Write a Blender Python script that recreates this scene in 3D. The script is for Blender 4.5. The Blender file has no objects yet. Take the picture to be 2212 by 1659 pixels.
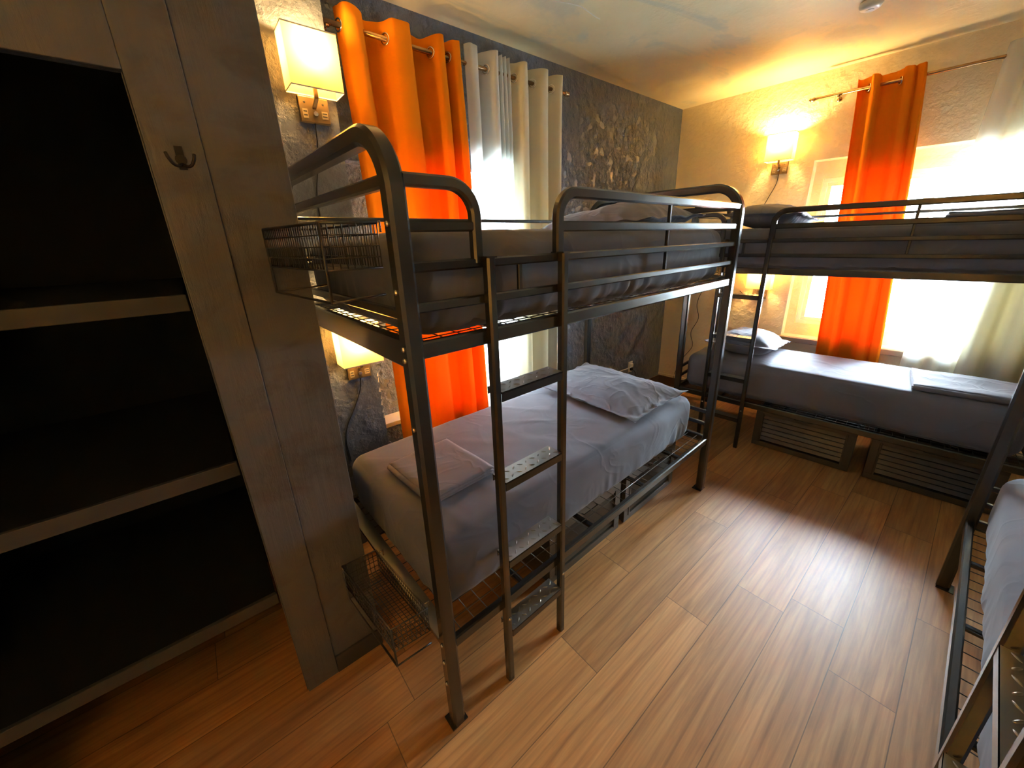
import bpy, bmesh, math, random
from mathutils import Vector, Matrix, noise
random.seed(7)
sc = bpy.context.scene
COL = sc.collection
R = math.radians

# ------------------------------------------------------------------ camera
F_PX = 824.036
yaw, pitch, roll = R(50.3051), R(-18.5738), R(-1.6958)
fwd = Vector((-math.sin(yaw) * math.cos(pitch), math.cos(yaw) * math.cos(pitch), math.sin(pitch)))
rgt = fwd.cross(Vector((0, 0, 1))).normalized()
upv = rgt.cross(fwd)
r2 = math.cos(roll) * rgt + math.sin(roll) * upv
u2 = -math.sin(roll) * rgt + math.cos(roll) * upv
cam_data = bpy.data.cameras.new('camera')
cam = bpy.data.objects.new('camera', cam_data)
COL.objects.link(cam)
M = Matrix((r2, u2, -fwd)).transposed().to_4x4()
M.translation = Vector((0.8811, -0.3829, 1.6693))
cam.matrix_world = M
cam_data.sensor_width = 36
cam_data.lens = F_PX / 2212 * 36
cam_data.shift_x = -17.53 / 2212
cam_data.shift_y = -34.63 / 2212
cam_data.clip_start = 0.02
sc.camera = cam

# ------------------------------------------------------------------ world, exposure
sc.view_settings.view_transform = 'Standard'
sc.view_settings.look = 'None'
sc.view_settings.gamma = 1
sc.view_settings.use_curve_mapping = False
sc.view_settings.exposure = 2.62
w = bpy.data.worlds.new('sky')
sc.world = w
w.use_nodes = True
bg = w.node_tree.nodes['Background']
bg.inputs[0].default_value = (0.68, 0.87, 1.0, 1)
# hazy bright sky: even overall, with a broad glow round the veiled sun beyond the back window
_nt = w.node_tree
_tc = _nt.nodes.new('ShaderNodeTexCoord')
_dp = _nt.nodes.new('ShaderNodeVectorMath'); _dp.operation = 'DOT_PRODUCT'
_dp.inputs[1].default_value = Vector((0.0, 1.0, 0.50)).normalized()
_nt.links.new(_tc.outputs['Generated'], _dp.inputs[0])
_mr = _nt.nodes.new('ShaderNodeMapRange'); _mr.interpolation_type = 'SMOOTHSTEP'
_mr.inputs['From Min'].default_value = 0.90; _mr.inputs['From Max'].default_value = 0.985
_mr.inputs['To Min'].default_value = 15.5; _mr.inputs['To Max'].default_value = 50.0
_nt.links.new(_dp.outputs['Value'], _mr.inputs['Value'])
_nt.links.new(_mr.outputs['Result'], bg.inputs[1])
BULB_W = 6.0
WARM = (1.0, 0.66, 0.25)
sc.cycles.max_bounces = 10
sc.cycles.diffuse_bounces = 5
sc.cycles.glossy_bounces = 4
sc.cycles.transmission_bounces = 6
sc.cycles.transparent_max_bounces = 12
sc.cycles.sample_clamp_indirect = 8
sc.cycles.caustics_refractive = False
sc.cycles.caustics_reflective = False

# window portals (they only guide the sampling of the sky through the openings)
def portal(name, loc, rot, sx, sy):
    l = bpy.data.lights.new(name, 'AREA')
    l.shape = 'RECTANGLE'; l.size = sx; l.size_y = sy
    l.cycles.is_portal = True
    o = bpy.data.objects.new(name, l); COL.objects.link(o)
    o.location = loc; o.rotation_euler = rot
    return o

# ------------------------------------------------------------------ layout constants
XW = -1.35            # left wall face
YB = 3.60             # back wall at the left corner
TB = R(4.5)           # slight turn of the back wall
HC = 2.813            # ceiling height along the left wall
HW = 2.95             # walls run up behind the ceiling board
def ceil_z(x): return HC + 0.012 * (x + 1.35)   # the ceiling rises slightly to the right
XP = -1.12            # pier face that carries the lamps
XC = -0.466           # closet front
XR = 2.30
YN = -1.9
def wb(s, off=0.0, z=0.0):   # a point on the back wall: s along it, off away from the wall into it
    return Vector((XW + s * math.cos(TB) - off * math.sin(TB), YB + s * math.sin(TB) + off * math.cos(TB), z))

# ------------------------------------------------------------------ materials
def mat(name):
    m = bpy.data.materials.new(name); m.use_nodes = True
    nt = m.node_tree
    return m, nt, nt.nodes['Principled BSDF']
def nd(nt, t, **k):
    n = nt.nodes.new(t)
    for a, b in k.items(): setattr(n, a, b)
    return n
def lk(nt, a, b): nt.links.new(a, b)
def coords(nt, scale=(1, 1, 1), kind='Object'):
    tc = nd(nt, 'ShaderNodeTexCoord'); mp = nd(nt, 'ShaderNodeMapping')
    mp.inputs['Scale'].default_value = scale
    lk(nt, tc.outputs[kind], mp.inputs['Vector'])
    return mp.outputs['Vector']
def noise_n(nt, vec, scale, detail=4, rough=0.55, dist=0.0):
    n = nd(nt, 'ShaderNodeTexNoise')
    n.inputs['Scale'].default_value = scale; n.inputs['Detail'].default_value = detail
    n.inputs['Roughness'].default_value = rough; n.inputs['Distortion'].default_value = dist
    lk(nt, vec, n.inputs['Vector'])
    return n.outputs['Fac']
def ramp(nt, fac, stops):
    r = nd(nt, 'ShaderNodeValToRGB'); e = r.color_ramp.elements
    while len(e) < len(stops): e.new(0.5)
    for i, (p, c) in enumerate(stops):
        e[i].position = p; e[i].color = (*c, 1) if len(c) == 3 else c
    lk(nt, fac, r.inputs['Fac'])
    return r.outputs['Color']
def bump(nt, h, strength, dist, prev=None):
    b = nd(nt, 'ShaderNodeBump'); b.inputs['Strength'].default_value = strength
    b.inputs['Distance'].default_value = dist
    lk(nt, h, b.inputs['Height'])
    if prev is not None: lk(nt, prev, b.inputs['Normal'])
    return b.outputs['Normal']
def simple(name, col, rough=0.5, metal=0.0, spec=0.5, coat=0.0):
    m, nt, p = mat(name)
    p.inputs['Base Color'].default_value = (*col, 1); p.inputs['Roughness'].default_value = rough
    p.inputs['Metallic'].default_value = metal; p.inputs['Specular IOR Level'].default_value = spec
    p.inputs['Coat Weight'].default_value = coat
    return m
def plaster(name, c1, c2, rough, lump, fine, spec=0.5):
    m, nt, p = mat(name)
    v = coords(nt)
    f = noise_n(nt, v, 1.7, 5)
    col = ramp(nt, f, [(0.35, c1), (0.65, c2)])
    lk(nt, col, p.inputs['Base Color'])
    p.inputs['Roughness'].default_value = rough; p.inputs['Specular IOR Level'].default_value = spec
    h1 = noise_n(nt, coords(nt, (1, 1, 1)), 14, 7, 0.60, 0.0)
    h1r = ramp(nt, h1, [(0.42, (0, 0, 0)), (0.7, (1, 1, 1))])
    n1 = bump(nt, h1r, lump, 0.03)
    h2 = noise_n(nt, v, 55, 4, 0.6, 0.0)
    n2 = bump(nt, h2, fine, 0.004, n1)
    lk(nt, n2, p.inputs['Normal'])
    return m
MAT = {}
MAT['navy'] = plaster('navy_plaster', (0.080, 0.108, 0.175), (0.110, 0.140, 0.210), 0.42, 0.9, 0.4, 1.0)
MAT['navy_smooth'] = plaster('charcoal_plaster', (0.095, 0.104, 0.135), (0.120, 0.130, 0.165), 0.40, 0.35, 0.3)
MAT['cream'] = plaster('cream_plaster', (0.76, 0.66, 0.45), (0.83, 0.73, 0.52), 0.6, 0.32, 0.2, 0.3)
MAT['ceiling'] = plaster('ceiling_paint', (0.66, 0.57, 0.35), (0.72, 0.63, 0.41), 0.55, 0.10, 0.1, 0.35)
def _patchy(m, c3, sc_, lo, hi):
    nt = m.node_tree; p = nt.nodes['Principled BSDF']
    old = p.inputs['Base Color'].links[0].from_socket
    f = noise_n(nt, coords(nt, (1.0, 0.45, 1.0)), sc_, 5, 0.6, 0.6)
    k = ramp(nt, f, [(lo, (0, 0, 0)), (hi, (1, 1, 1))])
    mx = nd(nt, 'ShaderNodeMix', data_type='RGBA'); lk(nt, k, mx.inputs[0]); lk(nt, old, mx.inputs[6]); mx.inputs[7].default_value = (*c3, 1)
    lk(nt, mx.outputs[2], p.inputs['Base Color'])
_patchy(MAT['ceiling'], (0.56, 0.54, 0.40), 2.2, 0.54, 0.60)
MAT['white_paint'] = simple('white_paint', (0.72, 0.70, 0.64), 0.4)
MAT['sash_paint'] = simple('sash_paint', (0.55, 0.66, 0.62), 0.4)
MAT['trim_brown'] = simple('brown_baseboard', (0.075, 0.045, 0.030), 0.4)
MAT['trim_dark'] = simple('dark_baseboard', (0.045, 0.040, 0.040), 0.45)
MAT['ledge'] = simple('ledge_wood', (0.30, 0.22, 0.15), 0.5)
MAT['chip'] = simple('bare_plaster_chip', (0.55, 0.52, 0.47), 0.8)

def painted_wood():
    m, nt, p = mat('painted_casing_wood')
    v = coords(nt, (22, 22, 1.1))
    g = noise_n(nt, v, 1.6, 6, 0.62, 0.6)
    v2 = coords(nt)
    f = noise_n(nt, v2, 3.0, 3)
    lk(nt, ramp(nt, f, [(0.35, (0.105, 0.103, 0.112)), (0.7, (0.130, 0.127, 0.134))]), p.inputs['Base Color'])
    p.inputs['Roughness'].default_value = 0.42
    n1 = bump(nt, g, 0.40, 0.008)
    n1 = bump(nt, ramp(nt, noise_n(nt, coords(nt, (1, 1, .4)), 22, 6, 0.6), [(0.52, (0, 0, 0)), (0.72, (1, 1, 1))]), 0.35, 0.005, n1)
    n2 = bump(nt, noise_n(nt, v2, 60, 3), 0.15, 0.003, n1)
    lk(nt, n2, p.inputs['Normal'])
    return m
MAT['casing'] = painted_wood()
_patchy(MAT['casing'], (0.088, 0.082, 0.080), 7.0, 0.52, 0.66)
MAT['closet_in'] = simple('closet_interior_shade', (0.013, 0.0125, 0.011), 0.8, spec=0.1)  # near-black colour carries the shade inside the closet
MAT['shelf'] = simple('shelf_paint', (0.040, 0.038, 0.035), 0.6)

def metal_black(name, col, rough):
    m, nt, p = mat(name)
    p.inputs['Base Color'].default_value = (*col, 1)
    p.inputs['Roughness'].default_value = rough
    p.inputs['Specular IOR Level'].default_value = 0.75
    p.inputs['Metallic'].default_value = 0.0
    p.inputs['Coat Weight'].default_value = 0.35
    p.inputs['Coat Roughness'].default_value = 0.18
    v = coords(nt)
    lk(nt, bump(nt, noise_n(nt, v, 260, 2), 0.06, 0.001), p.inputs['Normal'])
    return m
MAT['metal'] = metal_black('black_powder_coat', (0.022, 0.018, 0.013), 0.25)
MAT['wire'] = metal_black('black_wire', (0.030, 0.024, 0.018), 0.3)
MAT['tread'] = simple('tread_plate_steel', (0.36, 0.35, 0.32), 0.30, 0.7)
MAT['bolt'] = simple('zinc_bolt', (0.75, 0.70, 0.60), 0.25, 1.0)
MAT['drawer'] = metal_black('dark_drawer', (0.058, 0.044, 0.027), 0.38)
MAT['bronze'] = simple('brushed_bronze', (0.17, 0.12, 0.06), 0.35, 0.6)
MAT['socket'] = simple('bronze_socket', (0.38, 0.31, 0.19), 0.35, 0.4)
MAT['rod'] = simple('bronze_rod', (0.45, 0.28, 0.14), 0.25, 0.9)
MAT['chrome'] = simple('nickel', (0.80, 0.76, 0.68), 0.18, 1.0)
MAT['plastic'] = simple('cream_plastic', (0.75, 0.70, 0.60), 0.35)
MAT['cord_black'] = simple('black_cord', (0.02, 0.017, 0.015), 0.5)
MAT['cord_white'] = simple('white_cord', (0.70, 0.70, 0.68), 0.4)
MAT['dark_hole'] = simple('socket_dark', (0.02, 0.02, 0.02), 0.5)
MAT['hook'] = simple('dark_iron_hook', (0.03, 0.025, 0.02), 0.4, 0.5)

def fabric(name, c, rough=0.85, weave=900, creases=0.5, crease_scale=5.0, sheen=0.2):
    m, nt, p = mat(name)
    v = coords(nt)
    f = noise_n(nt, v, 4, 3)
    lk(nt, ramp(nt, f, [(0.3, tuple(x * 0.93 for x in c)), (0.7, tuple(min(1, x * 1.05) for x in c))]), p.inputs['Base Color'])
    p.inputs['Roughness'].default_value = rough; p.inputs['Specular IOR Level'].default_value = 0.3
    p.inputs['Sheen Weight'].default_value = sheen
    n1 = None
    if creases:
        a = noise_n(nt, v, crease_scale, 2, 0.45, 0.8)
        sub = nd(nt, 'ShaderNodeMath', operation='SUBTRACT'); lk(nt, a, sub.inputs[0]); sub.inputs[1].default_value = 0.5
        ab = nd(nt, 'ShaderNodeMath', operation='ABSOLUTE'); lk(nt, sub.outputs[0], ab.inputs[0])
        rr = ramp(nt, ab.outputs[0], [(0.0, (1, 1, 1)), (0.06, (0.25, 0.25, 0.25)), (0.2, (0, 0, 0))])
        n1 = bump(nt, rr, creases, 0.006)
    n2 = bump(nt, noise_n(nt, v, weave, 1), 0.08, 0.001, n1)
    lk(nt, n2, p.inputs['Normal'])
    return m
MAT['sheet'] = fabric('slate_bed_sheet', (0.140, 0.145, 0.190), 0.8, 900, 0.22, 4.0)
MAT['pillow'] = fabric('slate_pillowcase', (0.150, 0.155, 0.200), 0.75, 900, 0.4, 6.0)
MAT['fold'] = fabric('slate_folded_sheet', (0.155, 0.150, 0.185), 0.8, 900, 0.35, 6.0)

def cloth(name, dif, tra, wt, transp=0.0, wr=0.3):
    m = bpy.data.materials.new(name); m.use_nodes = True
    nt = m.node_tree; nt.nodes.remove(nt.nodes['Principled BSDF'])
    out = nt.nodes['Material Output']
    d = nd(nt, 'ShaderNodeBsdfDiffuse'); d.inputs[0].default_value = (*dif, 1)
    t = nd(nt, 'ShaderNodeBsdfTranslucent'); t.inputs[0].default_value = (*tra, 1)
    mx = nd(nt, 'ShaderNodeMixShader'); mx.inputs[0].default_value = wt
    lk(nt, d.outputs[0], mx.inputs[1]); lk(nt, t.outputs[0], mx.inputs[2])
    v = coords(nt, (1, 1, 0.5))
    nb = bump(nt, noise_n(nt, v, 14, 4, 0.5, 0.5), wr, 0.01)
    lk(nt, nb, d.inputs['Normal'])
    last = mx.outputs[0]
    if transp:
        tr = nd(nt, 'ShaderNodeBsdfTransparent'); m2 = nd(nt, 'ShaderNodeMixShader'); m2.inputs[0].default_value = transp
        lk(nt, last, m2.inputs[1]); lk(nt, tr.outputs[0], m2.inputs[2]); last = m2.outputs[0]
    lk(nt, last, out.inputs['Surface'])
    return m
MAT['orange'] = cloth('orange_curtain_cloth', (0.80, 0.27, 0.015), (0.95, 0.15, 0.004), 0.24)
MAT['sheer'] = cloth('white_sheer_cloth', (0.85, 0.83, 0.76), (0.92, 0.95, 0.93), 0.5, 0.38)
MAT['beige'] = cloth('beige_curtain_cloth', (0.72, 0.66, 0.50), (0.8, 0.72, 0.5), 0.10)
MAT['shade'] = cloth('linen_lamp_shade', (0.80, 0.58, 0.26), (0.85, 0.62, 0.28), 0.35)

def glass():
    m = bpy.data.materials.new('window_glass'); m.use_nodes = True
    nt = m.node_tree; nt.nodes.remove(nt.nodes['Principled BSDF'])
    tr = nd(nt, 'ShaderNodeBsdfTransparent'); gl = nd(nt, 'ShaderNodeBsdfGlossy'); gl.inputs['Roughness'].default_value = 0.03
    mx = nd(nt, 'ShaderNodeMixShader'); fr = nd(nt, 'ShaderNodeFresnel'); fr.inputs[0].default_value = 1.45
    lk(nt, fr.outputs[0], mx.inputs[0]); lk(nt, tr.outputs[0], mx.inputs[1]); lk(nt, gl.outputs[0], mx.inputs[2])
    lk(nt, mx.outputs[0], nt.nodes['Material Output'].inputs['Surface'])
    return m
MAT['glass'] = glass()
def emis(name, col, s):
    m = bpy.data.materials.new(name); m.use_nodes = True
    nt = m.node_tree; p = nt.nodes['Principled BSDF']
    p.inputs['Emission Color'].default_value = (*col, 1); p.inputs['Emission Strength'].default_value = s
    p.inputs['Base Color'].default_value = (0.8, 0.75, 0.6, 1)
    return m
MAT['bulb'] = emis('glowing_bulb', WARM, 25)

def floor_mat():
    m, nt, p = mat('oak_laminate')
    tc = nd(nt, 'ShaderNodeTexCoord')
    sep = nd(nt, 'ShaderNodeSeparateXYZ'); lk(nt, tc.outputs['Object'], sep.inputs[0])
    def math_(op, a, b=None, c=None):
        n = nd(nt, 'ShaderNodeMath', operation=op)
        for i, x in enumerate((a, b, c)):
            if x is None: continue
            if isinstance(x, (int, float)): n.inputs[i].default_value = x
            else: lk(nt, x, n.inputs[i])
        return n.outputs[0]
    xs = math_('DIVIDE', math_('SUBTRACT', sep.outputs['X'], 0.036), 0.2)
    idx = math_('FLOOR', xs); fx = math_('SUBTRACT', xs, idx)
    wn = nd(nt, 'ShaderNodeTexWhiteNoise', noise_dimensions='1D'); lk(nt, idx, wn.inputs['W'])
    ys = math_('ADD', math_('DIVIDE', sep.outputs['Y'], 1.22), wn.outputs['Value'])
    idy = math_('FLOOR', ys); fy = math_('SUBTRACT', ys, idy)
    cmb = nd(nt, 'ShaderNodeCombineXYZ'); lk(nt, idx, cmb.inputs[0]); lk(nt, idy, cmb.inputs[1])
    wn2 = nd(nt, 'ShaderNodeTexWhiteNoise', noise_dimensions='2D'); lk(nt, cmb.outputs[0], wn2.inputs['Vector'])
    # grain, shifted per plank
    off = nd(nt, 'ShaderNodeVectorMath', operation='SCALE'); lk(nt, wn2.outputs['Color'], off.inputs[0]); off.inputs['Scale'].default_value = 17.0
    add = nd(nt, 'ShaderNodeVectorMath', operation='ADD'); lk(nt, tc.outputs['Object'], add.inputs[0]); lk(nt, off.outputs[0], add.inputs[1])
    mp = nd(nt, 'ShaderNodeMapping'); mp.inputs['Scale'].default_value = (11, 0.9, 1); lk(nt, add.outputs[0], mp.inputs[0])
    g1 = noise_n(nt, mp.outputs[0], 1.3, 6, 0.6, 1.3)
    mp2 = nd(nt, 'ShaderNodeMapping'); mp2.inputs['Scale'].default_value = (90, 3.2, 1); lk(nt, add.outputs[0], mp2.inputs[0])
    g2 = noise_n(nt, mp2.outputs[0], 1.0, 4, 0.6, 0.4)
    # cathedral rings
    wv = nd(nt, 'ShaderNodeTexWave', wave_type='RINGS', rings_direction='Z'); wv.inputs['Scale'].default_value = 1.1
    wv.inputs['Distortion'].default_value = 5.0; wv.inputs['Detail'].default_value = 3.0; wv.inputs['Detail Scale'].default_value = 1.4
    mp3 = nd(nt, 'ShaderNodeMapping'); mp3.inputs['Scale'].default_value = (9, 0.8, 1); lk(nt, add.outputs[0], mp3.inputs[0]); lk(nt, mp3.outputs[0], wv.inputs[0])
    c1 = ramp(nt, g1, [(0.25, (0.36, 0.155, 0.045)), (0.5, (0.55, 0.260, 0.085)), (0.78, (0.69, 0.37, 0.135))])
    c2 = ramp(nt, g2, [(0.35, (0.72, 0.72, 0.72)), (0.6, (1, 1, 1))])
    mul = nd(nt, 'ShaderNodeMix', data_type='RGBA', blend_type='MULTIPLY'); mul.inputs[0].default_value = 0.55
    lk(nt, c1, mul.inputs[6]); lk(nt, c2, mul.inputs[7])
    c3 = ramp(nt, wv.outputs['Color'], [(0.0, (0.72, 0.68, 0.64)), (0.25, (1, 1, 1))])
    mul2 = nd(nt, 'ShaderNodeMix', data_type='RGBA', blend_type='MULTIPLY'); mul2.inputs[0].default_value = 0.5
    lk(nt, mul.outputs[2], mul2.inputs[6]); lk(nt, c3, mul2.inputs[7])
    hsv = nd(nt, 'ShaderNodeHueSaturation'); lk(nt, mul2.outputs[2], hsv.inputs['Color'])
    lk(nt, math_('ADD', math_('MULTIPLY', wn2.outputs['Value'], 0.35), 0.82), hsv.inputs['Value'])
    ex = math_('MINIMUM', fx, math_('SUBTRACT', 1.0, fx))
    ey = math_('MULTIPLY', math_('MINIMUM', fy, math_('SUBTRACT', 1.0, fy)), 6.1)
    e = math_('MINIMUM', ex, ey)
    seam = math_('GREATER_THAN', e, 0.008)
    sm = nd(nt, 'ShaderNodeMix', data_type='RGBA', blend_type='MULTIPLY'); sm.inputs[0].default_value = 1.0
    sc_ = nd(nt, 'ShaderNodeCombineColor'); k = math_('ADD', math_('MULTIPLY', seam, 0.6), 0.4)
    for i in range(3): lk(nt, k, sc_.inputs[i])
    lk(nt, hsv.outputs[0], sm.inputs[6]); lk(nt, sc_.outputs[0], sm.inputs[7])
    lk(nt, sm.outputs[2], p.inputs['Base Color'])
    p.inputs['Roughness'].default_value = 0.42
    p.inputs['Specular IOR Level'].default_value = 0.8
    n1 = bump(nt, g2, 0.12, 0.002); n2 = bump(nt, seam, 0.5, 0.002, n1)
    lk(nt, n2, p.inputs['Normal'])
    return m
MAT['floor'] = floor_mat()

# ------------------------------------------------------------------ mesh helpers
class MB:
    def __init__(s): s.v = []; s.f = []
    def add(s, vs, fs):
        b = len(s.v); s.v += [tuple(x) for x in vs]; s.f += [tuple(i + b for i in f) for f in fs]; return s
    def box(s, x0, x1, y0, y1, z0, z1, M=None):
        vs = [Vector((x, y, z)) for z in (z0, z1) for x, y in ((x0, y0), (x1, y0), (x1, y1), (x0, y1))]
        if M is not None: vs = [M @ q for q in vs]
        return s.add(vs, [(3, 2, 1, 0), (4, 5, 6, 7), (0, 1, 5, 4), (1, 2, 6, 5), (2, 3, 7, 6), (3, 0, 4, 7)])
    def sweep(s, path, N, w, h, ch=0.2, closed=False):
        # rectangular bar: w along N, h across; chamfered corners
        N = Vector(N).normalized(); P = [Vector(p) for p in path]; n = len(P)
        c = ch * min(w, h)
        prof = [(-w/2, -h/2 + c), (-w/2 + c, -h/2), (w/2 - c, -h/2), (w/2, -h/2 + c), (w/2, h/2 - c), (w/2 - c, h/2), (-w/2 + c, h/2), (-w/2, h/2 - c)]
        vs = []
        for i in range(n):
            if closed: a, b = P[i - 1], P[(i + 1) % n]
            else: a, b = P[max(i - 1, 0)], P[min(i + 1, n - 1)]
            T = (b - a).normalized(); B = T.cross(N).normalized()
            vs += [P[i] + N * u + B * v for u, v in prof]
        m = len(prof); fs = []
        for i in range(n if closed else n - 1):
            j = (i + 1) % n
            for k in range(m): fs.append((i*m + k, i*m + (k+1) % m, j*m + (k+1) % m, j*m + k))
        if not closed: fs += [tuple(range(m))[::-1], tuple((n-1)*m + k for k in range(m))]
        return s.add(vs, fs)
    def tube(s, path, r, seg=8, closed=False):
        P = [Vector(p) for p in path]; n = len(P)
        vs = []; ref = None
        for i in range(n):
            if closed: a, b = P[i - 1], P[(i + 1) % n]
            else: a, b = P[max(i - 1, 0)], P[min(i + 1, n - 1)]
            T = (b - a).normalized()
            if ref is None: ref = Vector((0, 0, 1)) if abs(T.z) < 0.9 else Vector((1, 0, 0))
            A = (ref - T * ref.dot(T)).normalized(); B = T.cross(A); ref = A
            for k in range(seg):
                t = 2 * math.pi * k / seg; vs.append(P[i] + A * r * math.cos(t) + B * r * math.sin(t))
        fs = []
        for i in range(n if closed else n - 1):
            j = (i + 1) % n
            for k in range(seg): fs.append((i*seg + k, i*seg + (k+1) % seg, j*seg + (k+1) % seg, j*seg + k))
        if not closed: fs += [tuple(range(seg))[::-1], tuple((n-1)*seg + k for k in range(seg))]
        return s.add(vs, fs)
    def lathe(s, prof, seg=20, M=None):
        vs = []
        for r, z in prof:
            for k in range(seg):
                t = 2*math.pi*k/seg; q = Vector((r*math.cos(t), r*math.sin(t), z)); vs.append(M @ q if M is not None else q)
        fs = []
        for i in range(len(prof) - 1):
            for k in range(seg): fs.append((i*seg + k, i*seg + (k+1) % seg, (i+1)*seg + (k+1) % seg, (i+1)*seg + k))
        fs += [tuple(range(seg))[::-1], tuple((len(prof)-1)*seg + k for k in range(seg))]
        return s.add(vs, fs)
    def build(s, name, m, parent=None, smooth=False, bevel=0.0, fn=None, solid=0.0, autos=None):
        me = bpy.data.meshes.new(name)
        vs = [fn(Vector(q)) for q in s.v] if fn else s.v
        me.from_pydata([tuple(q) for q in vs], [], s.f); me.update()
        bm = bmesh.new(); bm.from_mesh(me); bmesh.ops.recalc_face_normals(bm, faces=bm.faces); bm.to_mesh(me); bm.free()
        me.materials.append(m)
        o = bpy.data.objects.new(name, me); COL.objects.link(o)
        if parent is not None: o.parent = parent
        if smooth:
            for p in me.polygons: p.use_smooth = True
        elif autos:
            for p in me.polygons: p.use_smooth = True
            me.set_sharp_from_angle(angle=R(autos))
        if bevel:
            b = o.modifiers.new('bevel', 'BEVEL'); b.width = bevel; b.segments = 2; b.limit_method = 'ANGLE'
        if solid:
            b = o.modifiers.new('thickness', 'SOLIDIFY'); b.thickness = solid; b.offset = 0
        return o

def arc_path(pts, r, seg=8):
    """polyline with rounded corners of radius r"""
    P = [Vector(p) for p in pts]; out = [P[0]]
    for i in range(1, len(P) - 1):
        a = (P[i-1] - P[i]).normalized(); b = (P[i+1] - P[i]).normalized()
        ang = a.angle(b); d = r / math.tan(ang / 2); p0 = P[i] + a * d; p1 = P[i] + b * d
        c = P[i] + (a + b).normalized() * (r / math.sin(ang / 2))
        v0 = p0 - c; v1 = p1 - c; th = v0.angle(v1); ax = v0.cross(v1).normalized()
        for k in range(seg + 1):
            out.append(c + Matrix.Rotation(th * k / seg, 3, ax) @ v0)
    out.append(P[-1])
    return out
def smooth_path(pts, n=8):
    P = [Vector(p) for p in pts]; P = [P[0]*2 - P[1]] + P + [P[-1]*2 - P[-2]]; out = []
    for i in range(1, len(P) - 2):
        p0, p1, p2, p3 = P[i-1:i+3]
        for k in range(n):
            t = k / n
            out.append(0.5 * ((2*p1) + (p2-p0)*t + (2*p0 - 5*p1 + 4*p2 - p3)*t*t + (3*p1 - p0 - 3*p2 + p3)*t**3))
    out.append(P[-2]); return out
def empty(name, loc=(0, 0, 0), rz=0.0):
    o = bpy.data.objects.new(name, None); COL.objects.link(o)
    o.empty_display_size = 0.1; o.location = loc; o.rotation_euler = (0, 0, rz)
    return o
def tag(o, label, cat, group=None):
    o['label'] = label; o['category'] = cat
    if group: o['group'] = group
    return o
def struct(o, label=None):
    o['kind'] = 'structure'
    if label: o['label'] = label
    return o
def base_loc(o, loc, rz=0.0):
    o.location = loc; o.rotation_euler = (0, 0, rz); return o

# ------------------------------------------------------------------ room shell
struct(MB().box(-1.75, XR + 0.1, YN - 0.1, 4.3, -0.12, 0).build('floor', MAT['floor']), 'wood plank floor')
ceil = struct(MB().box(-1.75, XR + 0.1, YN - 0.1, 4.3, HC, HC + 0.25).build('ceiling', MAT['ceiling'], fn=lambda q: Vector((q.x, q.y, q.z + 0.012 * (q.x + 1.35)))), 'cream painted ceiling')
# left wall with window opening
WY0, WY1, WZ0, WZ1 = 0.275, 1.62, 0.56, 2.08
m = MB()
xo = XW - 0.25
m.box(xo, XW, YN, WY0, 0, HW); m.box(xo, XW, WY1, 4.2, 0, HW)
m.box(xo, XW, WY0, WY1, 0, WZ0); m.box(xo, XW, WY0, WY1, WZ1, HW)
m.box(xo, XW - 0.12, WY0, 0.60, WZ0, WZ1)
struct(m.build('wall_left', MAT['navy']), 'dark navy textured plaster wall')
# pier with the two lamps
struct(MB().box(XW, XP, -0.10, WY0, 0, HW).build('wall_pier', MAT['navy_smooth']), 'charcoal pier between closet and window')
# chips of bare plaster along the pier corner
m = MB()
for z, h in ((0.99, .02), (0.955, .03), (0.90, .025), (0.855, .02), (0.82, .028), (0.775, .02), (0.74, .03)):
    dy = random.uniform(0.006, 0.014)
    m.add([(XP + .0006, WY0 - dy, z), (XP + .0006, WY0, z - .004), (XP + .0006, WY0, z + h), (XP + .0006, WY0 - dy*.5, z + h*.7)], [(0, 1, 2, 3)])
    m.add([(XP, WY0 + .0006, z), (XP - .01, WY0 + .0006, z + .004), (XP - .006, WY0 + .0006, z + h), (XP, WY0 + .0006, z + h)], [(0, 1, 2, 3)])
ch = m.build('plaster_chip', MAT['chip']); ch.parent = bpy.data.objects['wall_pier']

# back wall with window recess
Mb = Matrix.Translation((XW, YB, 0)) @ Matrix.Rotation(TB, 4, 'Z')
BS0, BS1, BZ0, BZ1 = 1.14, 2.70, 0.76, 2.21
m = MB()
m.box(-0.3, BS0, 0, 0.25, 0, HW); m.box(BS1, 4.3, 0, 0.25, 0, HW)
m.box(BS0, BS1, 0, 0.25, 0, BZ0); m.box(BS0, BS1, 0, 0.25, BZ1, HW)
# inner reveal wall around the sash
GS0, GS1, GZ0, GZ1 = 1.205, 2.60, 0.865, 2.08
m.box(BS0, GS0, 0.12, 0.25, BZ0, BZ1); m.box(GS1, BS1, 0.12, 0.25, BZ0, BZ1)
m.box(GS0, GS1, 0.12, 0.25, BZ0, GZ0); m.box(GS0, GS1, 0.12, 0.25, GZ1, BZ1)
wbk = struct(m.build('wall_back', MAT['cream']), 'cream textured plaster wall'); wbk.matrix_world = Mb
# right and near walls close the room
struct(MB().box(XR, XR + 0.1, YN, 4.2, 0, HW).build('wall_right', MAT['cream']), 'cream wall')
struct(MB().box(-1.6, XR, YN - 0.1, YN, 0, HW).build('wall_near', MAT['cream']), 'cream wall')

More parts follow.
